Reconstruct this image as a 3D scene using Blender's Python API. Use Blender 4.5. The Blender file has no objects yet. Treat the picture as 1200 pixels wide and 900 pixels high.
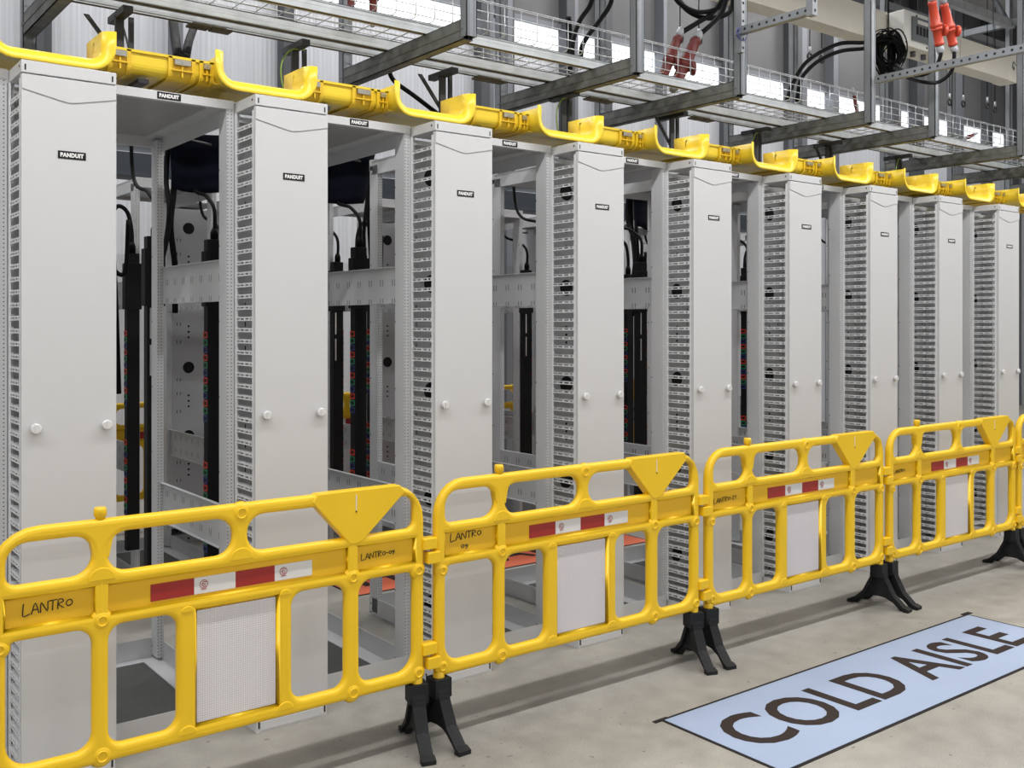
import bpy, math, random
from mathutils import Vector, Matrix
random.seed(7)
C = bpy.context.scene.collection
PI = math.pi

# ------------------------------------------------------------------ materials
def mat(name, col, rough=.5, metal=0., spec=.5, bump=None, noise=None, emit=None, estr=0., coat=0., alpha=None, trans=0.):
    m = bpy.data.materials.new(name); m.use_nodes = True
    nt = m.node_tree; b = nt.nodes['Principled BSDF']
    b.inputs['Base Color'].default_value = (*col, 1); b.inputs['Roughness'].default_value = rough
    b.inputs['Metallic'].default_value = metal; b.inputs['Specular IOR Level'].default_value = spec
    b.inputs['Coat Weight'].default_value = coat
    b.inputs['Transmission Weight'].default_value = trans
    if emit: b.inputs['Emission Color'].default_value = (*emit, 1); b.inputs['Emission Strength'].default_value = estr
    if noise or bump:
        tc = nt.nodes.new('ShaderNodeTexCoord')
    if noise:                                   # (scale, amount)
        n = nt.nodes.new('ShaderNodeTexNoise'); n.inputs['Scale'].default_value = noise[0]; n.inputs['Detail'].default_value = 5
        r = nt.nodes.new('ShaderNodeMapRange'); a = noise[1]
        r.inputs['To Min'].default_value = 1 - a; r.inputs['To Max'].default_value = 1 + a
        r.inputs['From Min'].default_value = .3; r.inputs['From Max'].default_value = .7
        mx = nt.nodes.new('ShaderNodeVectorMath'); mx.operation = 'SCALE'; mx.inputs[0].default_value = col
        nt.links.new(tc.outputs['Object'], n.inputs['Vector']); nt.links.new(n.outputs['Fac'], r.inputs['Value'])
        nt.links.new(r.outputs['Result'], mx.inputs['Scale']); nt.links.new(mx.outputs['Vector'], b.inputs['Base Color'])
    if bump:                                    # (scale, strength)
        n = nt.nodes.new('ShaderNodeTexNoise'); n.inputs['Scale'].default_value = bump[0]; n.inputs['Detail'].default_value = 4
        bp = nt.nodes.new('ShaderNodeBump'); bp.inputs['Strength'].default_value = bump[1]; bp.inputs['Distance'].default_value = .002
        nt.links.new(tc.outputs['Object'], n.inputs['Vector']); nt.links.new(n.outputs['Fac'], bp.inputs['Height'])
        nt.links.new(bp.outputs['Normal'], b.inputs['Normal'])
    return m

def math_node(nt, op, a, b=None, clamp=False):
    n = nt.nodes.new('ShaderNodeMath'); n.operation = op; n.use_clamp = clamp
    for i, v in enumerate((a, b)):
        if v is None: continue
        if isinstance(v, (int, float)): n.inputs[i].default_value = v
        else: nt.links.new(v, n.inputs[i])
    return n.outputs[0]

def cell(nt, coord, pitch, off, half):          # 1 inside the hole's span of a repeating pitch
    f = math_node(nt, 'FRACT', math_node(nt, 'ADD', math_node(nt, 'DIVIDE', coord, pitch), off))
    return math_node(nt, 'LESS_THAN', math_node(nt, 'ABSOLUTE', math_node(nt, 'SUBTRACT', f, .5)), half)

def perforated(name, col, holes, dark=(.03, .03, .035), rough=.4):
    """holes: list of (axisA, pitchA, offA, halfA, axisB, pitchB, offB, halfB) of the object's own coordinates"""
    m = mat(name, col, rough); nt = m.node_tree; b = nt.nodes['Principled BSDF']
    tc = nt.nodes.new('ShaderNodeTexCoord'); sp = nt.nodes.new('ShaderNodeSeparateXYZ')
    nt.links.new(tc.outputs['Object'], sp.inputs[0]); tot = None
    for (a, pa, oa, ha, c, pc, oc, hc) in holes:
        v = math_node(nt, 'MULTIPLY', cell(nt, sp.outputs[a], pa, oa, ha), cell(nt, sp.outputs[c], pc, oc, hc))
        tot = v if tot is None else math_node(nt, 'MAXIMUM', tot, v)
    mx = nt.nodes.new('ShaderNodeMix'); mx.data_type = 'RGBA'
    mx.inputs[6].default_value = (*col, 1); mx.inputs[7].default_value = (*dark, 1)
    nt.links.new(tot, mx.inputs[0]); nt.links.new(mx.outputs[2], b.inputs['Base Color'])
    return m

WHT = (.585, .59, .605)
M = {}
M['white'] = mat('white powder coat', WHT, .38, bump=(900, .12))
M['white2'] = mat('white sheet steel', (.60, .61, .63), .36)
M['post'] = perforated('perforated white post', (.60, .61, .63), [(0, .015, 0., .15, 2, .0148, 0, .13)])
M['post_side'] = perforated('white post side', (.62, .63, .65), [(1, .085, .5, .05, 2, .31, .3, .012)])
M['brace'] = perforated('slotted white brace', (.60, .61, .63), [(1, .11, .1, .022, 2, .09, .55, .17), (1, .11, .3, .022, 2, .09, .55, .17)])
M['finger'] = mat('white moulded finger', (.74, .75, .77), .35)
M['black'] = mat('black plastic', (.006, .006, .007), .5, spec=.25)
M['matt_black'] = mat('matt black holes', (.008, .008, .009), .8)
M['navy'] = mat('dark navy fabric', (.004, .005, .011), .9, spec=.1, bump=(300, .4))
M['yellow'] = mat('yellow barrier plastic', (.88, .555, .010), .36, noise=(3, .04), bump=(250, .12))
M['yellow_panel'] = mat('yellow barrier plastic, matt', (.82, .475, .008), .45, bump=(350, .25))
M['duct'] = mat('yellow duct plastic', (.83, .60, .035), .3, noise=(2.5, .05))
M['duct_dark'] = mat('yellow duct coupling', (.76, .50, .022), .38)
M['rubber'] = mat('black rubber foot', (.011, .012, .014), .6, spec=.3, bump=(200, .5), noise=(9, .35))
M['red'] = mat('red reflective tape', (.34, .018, .014), .35)
M['tape'] = mat('white reflective tape', (.72, .71, .70), .35)
M['ink'] = mat('black marker ink', (.015, .013, .013), .5)
M['galv'] = mat('galvanised steel', (.44, .465, .485), .45, .4, noise=(14, .12))
M['strut'] = mat('grey strut channel', (.20, .215, .235), .42, .4, noise=(5, .08))
M['arm'] = mat('weathered strut channel', (.125, .13, .125), .5, .4, noise=(16, .3))
M['brown_steel'] = mat('brown steel', (.10, .085, .05), .6, noise=(30, .3))
M['wire'] = mat('zinc plated wire', (.50, .53, .56), .35, .6)
M['bracket'] = mat('black bracket steel', (.02, .021, .023), .4)
M['latch'] = mat('metal latch', (.40, .39, .36), .35, .8)
M['plug'] = mat('red orange plug plastic', (.50, .052, .024), .38)
M['plug_dark'] = mat('dark red plug plastic', (.12, .012, .010), .5)
M['grey_pl'] = mat('light grey plastic', (.33, .35, .38), .4)
M['trunk'] = mat('cream painted trunking', (.84, .81, .73), .45, noise=(3, .05))
M['box'] = mat('light grey box plastic', (.82, .82, .80), .4)
M['cable'] = mat('black cable sheath', (.005, .005, .006), .6, spec=.12)
M['green'] = mat('green yellow earth wire', (.18, .30, .06), .5)
M['knob'] = mat('white knob', (.68, .68, .69), .3)
M['logo'] = mat('white print', (.8, .8, .8), .5)
M['sign_blue'] = mat('pale blue floor vinyl', (.31, .385, .54), .55, noise=(3, .03))
M['sign_orange'] = mat('orange floor vinyl', (.62, .13, .06), .5)
M['sign_edge'] = mat('dark sign edge', (.02, .018, .018), .8, spec=.15)
M['sign_text'] = mat('dark brown lettering', (.032, .022, .020), .8, spec=.15)
M['colr'] = mat('red outlet', (.55, .04, .02), .4)
M['colg'] = mat('green outlet', (.015, .20, .09), .4)
M['colb'] = mat('blue outlet', (.015, .03, .16), .4)
M['dark_beam'] = mat('dark steel beam', (.045, .055, .07), .5, .3)
M['pale_beam'] = mat('pale blue grey beam', (.36, .40, .46), .4, .4)
M['column'] = mat('dark grey column', (.085, .09, .10), .5, .3)
M['column2'] = mat('mid grey column', (.20, .21, .235), .45, .4)
M['clear'] = mat('smoked clear cover', (.35, .38, .42), .15, trans=.5)
M['wallpaint'] = mat('grey wall paint', (.60, .61, .62), .7)
M['ceil'] = mat('grey ceiling', (.62, .62, .63), .8)
M['lamp'] = mat('lamp diffuser', (.9, .9, .9), .5, emit=(1, .98, .95), estr=4)
M['glass'] = mat('daylight pane', (.9, .93, .95), .3, emit=(.93, .97, 1), estr=1.7)
M['dark_plate'] = mat('dark plate', (.075, .078, .075), .5, noise=(40, .15))

def honeycomb():                                # reflective sheet with fine beads
    m = mat('white prismatic sheet', (.68, .65, .68), .28); nt = m.node_tree; b = nt.nodes['Principled BSDF']
    tc = nt.nodes.new('ShaderNodeTexCoord'); v = nt.nodes.new('ShaderNodeTexVoronoi'); v.inputs['Scale'].default_value = 130
    v.inputs['Randomness'].default_value = 0.0
    bp = nt.nodes.new('ShaderNodeBump'); bp.inputs['Strength'].default_value = .7; bp.inputs['Distance'].default_value = .003
    r = nt.nodes.new('ShaderNodeMapRange'); r.inputs['From Max'].default_value = .55; r.inputs['To Min'].default_value = 1.12; r.inputs['To Max'].default_value = .85
    mx = nt.nodes.new('ShaderNodeVectorMath'); mx.operation = 'SCALE'; mx.inputs[0].default_value = (.75, .72, .75)
    nt.links.new(tc.outputs['Object'], v.inputs['Vector']); nt.links.new(v.outputs['Distance'], bp.inputs['Height'])
    nt.links.new(v.outputs['Distance'], r.inputs['Value']); nt.links.new(r.outputs['Result'], mx.inputs['Scale'])
    nt.links.new(mx.outputs['Vector'], b.inputs['Base Color']); nt.links.new(bp.outputs['Normal'], b.inputs['Normal'])
    return m
M['sheet'] = honeycomb()

def concrete():
    m = mat('concrete floor', (.3, .28, .26), .42); nt = m.node_tree; b = nt.nodes['Principled BSDF']
    tc = nt.nodes.new('ShaderNodeTexCoord')
    def noise(s, d=6, dist=0.):
        n = nt.nodes.new('ShaderNodeTexNoise'); n.inputs['Scale'].default_value = s; n.inputs['Detail'].default_value = d
        n.inputs['Distortion'].default_value = dist
        nt.links.new(tc.outputs['Object'], n.inputs['Vector']); return n.outputs['Fac']
    a = noise(1.1, 6, .6); c = noise(9, 8); f = noise(160, 2)
    s = math_node(nt, 'ADD', math_node(nt, 'MULTIPLY', a, .36), math_node(nt, 'ADD', math_node(nt, 'MULTIPLY', c, .32), math_node(nt, 'MULTIPLY', f, .32)))
    cr = nt.nodes.new('ShaderNodeValToRGB')
    cr.color_ramp.elements[0].position = .33; cr.color_ramp.elements[0].color = (.215, .206, .188, 1)
    cr.color_ramp.elements[1].position = .66; cr.color_ramp.elements[1].color = (.40, .383, .345, 1)
    nt.links.new(s, cr.inputs['Fac'])
    # sparse dark specks
    sp = math_node(nt, 'GREATER_THAN', noise(26, 1), .745)
    mx = nt.nodes.new('ShaderNodeMix'); mx.data_type = 'RGBA'; mx.inputs[7].default_value = (.12, .11, .10, 1)
    nt.links.new(math_node(nt, 'MULTIPLY', sp, .7), mx.inputs[0]); nt.links.new(cr.outputs['Color'], mx.inputs[6]); nt.links.new(mx.outputs[2], b.inputs['Base Color'])
    rr = nt.nodes.new('ShaderNodeMapRange'); rr.inputs['To Min'].default_value = .32; rr.inputs['To Max'].default_value = .6
    nt.links.new(c, rr.inputs['Value']); nt.links.new(rr.outputs['Result'], b.inputs['Roughness'])
    bp = nt.nodes.new('ShaderNodeBump'); bp.inputs['Strength'].default_value = .3; bp.inputs['Distance'].default_value = .004
    nt.links.new(f, bp.inputs['Height']); nt.links.new(bp.outputs['Normal'], b.inputs['Normal'])
    return m
M['floor'] = concrete()

def ribbed(name, col, pitch, rough, metal):     # sheet with fine vertical ribs along X
    m = mat(name, col, rough, metal); nt = m.node_tree; b = nt.nodes['Principled BSDF']
    tc = nt.nodes.new('ShaderNodeTexCoord'); sp = nt.nodes.new('ShaderNodeSeparateXYZ'); nt.links.new(tc.outputs['Object'], sp.inputs[0])
    w = math_node(nt, 'SINE', math_node(nt, 'MULTIPLY', sp.outputs[0], 2 * PI / pitch))
    st = nt.nodes.new('ShaderNodeMapping'); st.inputs['Scale'].default_value = (14, 1, .15)
    n = nt.nodes.new('ShaderNodeTexNoise'); n.inputs['Scale'].default_value = 3; n.inputs['Detail'].default_value = 5
    nt.links.new(tc.outputs['Object'], st.inputs['Vector']); nt.links.new(st.outputs['Vector'], n.inputs['Vector'])
    r = nt.nodes.new('ShaderNodeMapRange'); r.inputs['From Min'].default_value = .3; r.inputs['From Max'].default_value = .7
    r.inputs['To Min'].default_value = .86; r.inputs['To Max'].default_value = 1.06
    k = math_node(nt, 'ADD', n.outputs['Fac'], math_node(nt, 'MULTIPLY', w, .06))
    mx = nt.nodes.new('ShaderNodeVectorMath'); mx.operation = 'SCALE'; mx.inputs[0].default_value = col
    nt.links.new(k, r.inputs['Value']); nt.links.new(r.outputs['Result'], mx.inputs['Scale']); nt.links.new(mx.outputs['Vector'], b.inputs['Base Color'])
    bp = nt.nodes.new('ShaderNodeBump'); bp.inputs['Strength'].default_value = .25; bp.inputs['Distance'].default_value = .004
    nt.links.new(w, bp.inputs['Height']); nt.links.new(bp.outputs['Normal'], b.inputs['Normal'])
    return m
M['poly'] = ribbed('ribbed translucent cladding', (.66, .68, .73), .05, .30, .15)
M['clad'] = mat('grey cladding', (.125, .125, .13), .45, .1, noise=(1.3, .12))
M['topsheet'] = mat('rack roof sheet', (.42, .42, .43), .35, .2)

# ------------------------------------------------------------------ mesh helpers
class MB:
    def __init__(s): s.v = []; s.f = []; s.m = []; s.sm = []
    def add(s, vs, fs, mi=0, smooth=False):
        o = len(s.v); s.v += [tuple(p) for p in vs]
        for f in fs: s.f.append(tuple(o + i for i in f)); s.m.append(mi); s.sm.append(smooth)
        return s
    def fbox(s, x0, x1, y0, y1, z0, z1, mats6):  # faces: bottom, top, front(-y), back, left(-x), right
        s.box(x0, x1, y0, y1, z0, z1); s.m[-6:] = mats6; return s
    def box(s, x0, x1, y0, y1, z0, z1, mi=0):
        vs = [(x, y, z) for z in (z0, z1) for y in (y0, y1) for x in (x0, x1)]
        return s.add(vs, [(0, 2, 3, 1), (4, 5, 7, 6), (0, 1, 5, 4), (2, 6, 7, 3), (0, 4, 6, 2), (1, 3, 7, 5)], mi)
    def prism(s, pts, axis, a, b, mi=0):        # polygon (2D) extruded along axis from a to b
        n = len(pts)
        def P(p, t):
            return {'x': (t, p[0], p[1]), 'y': (p[0], t, p[1]), 'z': (p[0], p[1], t)}[axis]
        vs = [P(p, a) for p in pts] + [P(p, b) for p in pts]
        fs = [tuple(range(n))[::-1], tuple(range(n, 2 * n))] + [(i, (i + 1) % n, n + (i + 1) % n, n + i) for i in range(n)]
        return s.add(vs, fs, mi)
    def tube(s, pts, r, n=8, mi=0, caps=True, close=False):
        pts = [Vector(p) for p in pts]; rs = r if isinstance(r, (list, tuple)) else [r] * len(pts)
        L = len(pts); rings = []; up = None
        for i, p in enumerate(pts):
            if close: t = (pts[(i + 1) % L] - pts[i - 1])
            else: t = (pts[min(i + 1, L - 1)] - pts[max(i - 1, 0)])
            t.normalize()
            if up is None: up = Vector((0, 0, 1)) if abs(t.z) < .9 else Vector((1, 0, 0))
            a = t.cross(up); 
            if a.length < 1e-4: a = t.cross(Vector((0, 1, 0)))
            a.normalize(); up = a.cross(t).normalized(); b = up
            rings.append([p + (a * math.cos(2 * PI * k / n) + b * math.sin(2 * PI * k / n)) * rs[i] for k in range(n)])
        vs = [q for ring in rings for q in ring]; fs = []
        for i in range(L if close else L - 1):
            j = (i + 1) % L
            for k in range(n): fs.append((i * n + k, i * n + (k + 1) % n, j * n + (k + 1) % n, j * n + k))
        s.add(vs, fs, mi, True)
        if caps and not close: s.add([], []); o = len(s.v) - L * n; s.f += [tuple(o + k for k in range(n))[::-1], tuple(o + (L - 1) * n + k for k in range(n))]; s.m += [mi, mi]; s.sm += [False, False]
        return s
    def disc(s, c, r, axis='y', th=.002, n=20, mi=0):    # short cylinder
        cx, cy, cz = c; o = []
        for t in (0, th):
            for k in range(n):
                a = 2 * PI * k / n; u, w = r * math.cos(a), r * math.sin(a)
                o.append({'y': (cx + u, cy - t, cz + w), 'x': (cx - t, cy + u, cz + w), 'z': (cx + u, cy + w, cz + t)}[axis])
        fs = [tuple(range(n)), tuple(range(2 * n - 1, n - 1, -1))] + [(k, n + k, n + (k + 1) % n, (k + 1) % n) for k in range(n)]
        return s.add(o, fs, mi)
    def torus(s, c, R, r, axis='y', n=20, m=8, mi=0):
        cx, cy, cz = c; pts = []
        for k in range(n):
            a = 2 * PI * k / n; u, w = R * math.cos(a), R * math.sin(a)
            pts.append({'y': (cx + u, cy, cz + w), 'x': (cx, cy + u, cz + w), 'z': (cx + u, cy + w, cz)}[axis])
        return s.tube(pts, r, m, mi, close=True)
    def lathe(s, p0, p1, prof, n=16, mi=0):      # profile [(t along, radius)] round the axis p0 -> p1
        p0 = Vector(p0); p1 = Vector(p1); d = p1 - p0
        return s.tube([p0 + d * t for t, r in prof], [max(r, 1e-4) for t, r in prof], n, mi)
    def mesh(s, name, mats, bevel=None):
        me = bpy.data.meshes.new(name); me.from_pydata(s.v, [], s.f)
        for m in (mats if isinstance(mats, (list, tuple)) else [mats]): me.materials.append(m)
        me.polygons.foreach_set('material_index', s.m); me.polygons.foreach_set('use_smooth', s.sm); me.update()
        return me
    def obj(s, name, mats, parent=None, bevel=0., loc=None):
        o = bpy.data.objects.new(name, s.mesh(name, mats)); C.objects.link(o)
        if parent: o.parent = parent
        if loc: o.location = loc
        if bevel:
            b = o.modifiers.new('bevel', 'BEVEL'); b.width = bevel; b.segments = 2; b.limit_method = 'ANGLE'; b.angle_limit = math.radians(50)
        return o

def empty(name, loc=(0, 0, 0), label=None, cat=None, group=None):
    o = bpy.data.objects.new(name, None); C.objects.link(o); o.location = loc; o.empty_display_size = .1
    return tag(o, label, cat, group)
def tag(o, label=None, cat=None, group=None, kind=None):
    if label: o['label'] = label
    if cat: o['category'] = cat
    if group: o['group'] = group
    if kind: o['kind'] = kind
    return o
def copy_tree(o, parent=None):
    c = o.copy(); C.objects.link(c)
    if parent: c.parent = parent
    for ch in o.children: copy_tree(ch, c)
    return c

def bez(p, n=8):                                # smooth curve through points (Catmull-Rom)
    p = [Vector(q) for q in p]; out = []
    for i in range(len(p) - 1):
        a = p[i - 1] if i else p[i] * 2 - p[i + 1]; b, c = p[i], p[i + 1]; d = p[i + 2] if i + 2 < len(p) else p[i + 1] * 2 - p[i]
        for k in range(n):
            t = k / n
            out.append(.5 * ((2 * b) + (c - a) * t + (2 * a - 5 * b + 4 * c - d) * t * t + (3 * b - a - 3 * c + d) * t ** 3))
    out.append(p[-1]); return out

def rounded(poly, r, n=6):                      # 2D polygon with rounded corners; r a number or a list
    out = []; L = len(poly)
    for i in range(L):
        p = Vector(poly[i]); a = Vector(poly[i - 1]); b = Vector(poly[(i + 1) % L]); rr = r[i] if isinstance(r, (list, tuple)) else r
        da = (a - p).normalized(); db = (b - p).normalized(); ang = da.angle(db)
        if rr <= 0: out.append(p); continue
        t = min(rr / math.tan(ang / 2), (a - p).length * .49, (b - p).length * .49)
        rr = t * math.tan(ang / 2); q = (da + db).normalized(); c = p + q * (rr / math.sin(ang / 2))
        s0 = p + da * t - c; s1 = p + db * t - c
        a0 = math.atan2(s0.y, s0.x); a1 = math.atan2(s1.y, s1.x); d = (a1 - a0 + PI) % (2 * PI) - PI
        for k in range(n + 1):
            a_ = a0 + d * k / n; out.append(Vector((c.x + rr * math.cos(a_), c.y + rr * math.sin(a_))))
    return out

def text_mesh(body, size, extrude=.0006, bold=0., spacing=1.0, align='CENTER'):
    cu = bpy.data.curves.new('lettering', 'FONT'); cu.body = body; cu.size = size; cu.extrude = extrude; cu.offset = bold
    cu.space_character = spacing; cu.align_x = align; cu.align_y = 'CENTER'; cu.resolution_u = 4
    o = bpy.data.objects.new('lettering', cu); C.objects.link(o)
    dg = bpy.context.evaluated_depsgraph_get(); me = bpy.data.meshes.new_from_object(o.evaluated_get(dg))
    bpy.data.objects.remove(o); return me

def fit_mesh(me, x0, x1, y0, y1):               # scale a mesh's XY bounds to a rectangle
    xs = [v.co.x for v in me.vertices]; ys = [v.co.y for v in me.vertices]
    ax, bx, ay, by = min(xs), max(xs), min(ys), max(ys)
    for v in me.vertices:
        v.co.x = x0 + (v.co.x - ax) / (bx - ax) * (x1 - x0); v.co.y = y0 + (v.co.y - ay) / (by - ay) * (y1 - y0)
    return me

# ------------------------------------------------------------------ camera
H = 1.6
fx, fy = .6094589915644104, .7928175941547287
cam = bpy.data.cameras.new('camera'); co = bpy.data.objects.new('camera', cam); C.objects.link(co)
co.location = (0, 0, H); co.rotation_euler = (PI / 2, 0, -math.atan2(fx, fy))
cam.sensor_width = 36; cam.lens = 36 * 1170 / 1200; cam.shift_y = -70 / 1200; cam.clip_end = 200; cam.clip_start = .05
bpy.context.scene.camera = co

# ------------------------------------------------------------------ room
X0, X1, Y0, Y1, ZC = -6.5, 26, -7.5, 9.6, 7.5
def struct(o): o['kind'] = 'structure'; return o
struct(MB().box(X0, X1, Y0, Y1, -.1, 0).obj('floor', M['floor']))
struct(MB().box(X0, X1, Y0, Y1, ZC, ZC + .1).obj('ceiling', M['ceil']))
struct(MB().box(X0 - .1, X0, Y0, Y1, 0, ZC).obj('wall_left', M['wallpaint']))
struct(MB().box(X1, X1 + .1, Y0, Y1, 0, ZC).obj('wall_right', M['poly']))
struct(MB().box(X0, X1, Y0 - .1, Y0, 0, ZC).obj('wall_front', M['wallpaint']))
wb = MB(); wb.box(X0, X1, Y1, Y1 + .1, 0, 4.98, 0); wb.box(X0, X1, Y1, Y1 + .1, 5.30, ZC, 1)
struct(wb.obj('wall_back', [M['poly'], M['clad']]))
cols = [(-3.2, -3.0), (-.6, -.4), (1.99, 2.16), (3.22, 3.33), (4.34, 4.48), (6.81, 7.03), (7.18, 7.34), (8.12, 8.36), (8.74, 8.95), (9.84, 9.96),
        (11.15, 11.3), (12.63, 13.09), (13.69, 13.92), (15.38, 15.72), (16.12, 16.45), (17.4, 17.8), (18.6, 18.85), (19.5, 20.0), (22.5, 22.8)]
for i, (a, b) in enumerate(cols):
    o = MB().box(a, a + (b - a) * .55, Y1 - .16, Y1 - .002, 0, ZC, 0).box(a + (b - a) * .55, b, Y1 - .10, Y1 - .002, 0, ZC, 1).obj('trim_%d' % (i + 1), [M['column'] if i % 3 else M['column2'], M['column2'] if i % 2 else M['column']])
    struct(o)
edges = [X0] + [q for c in cols for q in c] + [X1]
for i in range(0, len(edges), 2):
    a, b = edges[i], edges[i + 1]
    if b - a < .3: continue
    struct(MB().box(a, b, Y1 + .01, Y1 + .03, 4.98, 5.30).obj('window_%d' % (i // 2 + 1), M['glass']))
# horizontal purlins on the back wall
struct(MB().box(X0, X1, Y1 - .05, Y1 - .001, 5.30, 5.36).box(X0, X1, Y1 - .05, Y1 - .001, 4.94, 4.98).obj('trim_20', M['column2']))

# ------------------------------------------------------------------ lamps
def lamp_row(y, z, xs, power, length=1.5, width=.09, rod=True, label='', group='', size_y=None):
    for i, x in enumerate(xs):
        t = empty('linear_lamp', (x, y, z), label % (i + 1) if '%' in label else label, 'ceiling lamp', group)
        MB().box(-length / 2, length / 2, -.05, .05, .02, .08).obj('housing', M['white'], t, .004)
        MB().box(-length / 2 + .02, length / 2 - .02, -.04, .04, .012, .02).obj('diffuser', M['lamp'], t)
        MB().tube([(-length * .35, 0, .08), (-length * .35, 0, ZC - z)], .004, 5).obj('suspension_rod', M['galv'], t)
        MB().tube([(length * .35, 0, .08), (length * .35, 0, ZC - z)], .004, 5).obj('suspension_rod', M['galv'], t)
        li = bpy.data.lights.new('lamp_light', 'AREA'); li.shape = 'RECTANGLE'; li.size = length; li.size_y = size_y or width
        li.energy = power; li.color = (1, .985, .965)
        lo = bpy.data.objects.new('lamp_light', li); C.objects.link(lo); lo.parent = t; lo.location = (0, 0, .005)
lamp_row(2.45, 4.2, [-3.2 + 1.6 * i for i in range(10)], 62, label='white linear lamp over the aisle before the cabinets, lamp %d from the left', group='lamps over the cold aisle')
lamp_row(-1.6, 4.6, [-4 + 2.4 * i for i in range(9)], 36, label='unseen linear fill lamp added behind the viewer, lamp %d from the left', group='added fill lamps over the open hall', width=.25)  # unseen row added to light the doors from the front
lamp_row(-4.8, 3.7, [-4 + 2.4 * i for i in range(9)], 95, label='unseen linear fill lamp added by the front wall, lamp %d from the left', group='added fill lamps by the front wall', width=.25)  # low unseen row added as frontal fill for the lower doors
lamp_row(5.6, 6.9, [-2 + 2.4 * i for i in range(9)], 80, label='white linear lamp high between both rack rows, lamp %d from the left', group='lamps over the hot aisle', width=.2)
lamp_row(8.0, 7.1, [-2 + 2.4 * i for i in range(9)], 95, label='unseen linear lamp added to light the ribbed back wall, lamp %d from the left', group='added lamps lighting the back wall', width=.2)  # row added out of view to brighten the back wall

w = bpy.data.worlds.new('world'); bpy.context.scene.world = w; w.use_nodes = True
w.node_tree.nodes['Background'].inputs[0].default_value = (.8, .88, 1, 1); w.node_tree.nodes['Background'].inputs[1].default_value = .6

# ------------------------------------------------------------------ racks and cable managers
PITCH = .8365; MX0 = 1.0565 - .312              # left edge of the first manager
ORD = ['first', 'second', 'third', 'fourth', 'fifth', 'sixth', 'seventh', 'eighth', 'ninth', 'tenth']
YD, YR = 3.70, 3.90                             # door plane, rack plane
logo_me = text_mesh('PANDUIT', .02, .0004, .0011, 1.08); fit_mesh(logo_me, -.0385, .0385, -.0078, .0078)
for v in logo_me.vertices: v.co = (v.co.x, -.0018 - v.co.z, v.co.y)
logo_me.materials.clear(); logo_me.materials.append(M['logo'])
def nameplate(parent, x, y, z, w=.09, h=.022):
    n = MB().box(-w / 2, w / 2, -.0016, 0, -h / 2, h / 2).obj('nameplate', M['black'], parent, loc=(x, y, z)); n['label'] = 'black nameplate with white lettering'
    l = bpy.data.objects.new('lettering', logo_me); C.objects.link(l); l.parent = n
    # bold mark beside the wordmark
    return n

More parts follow.
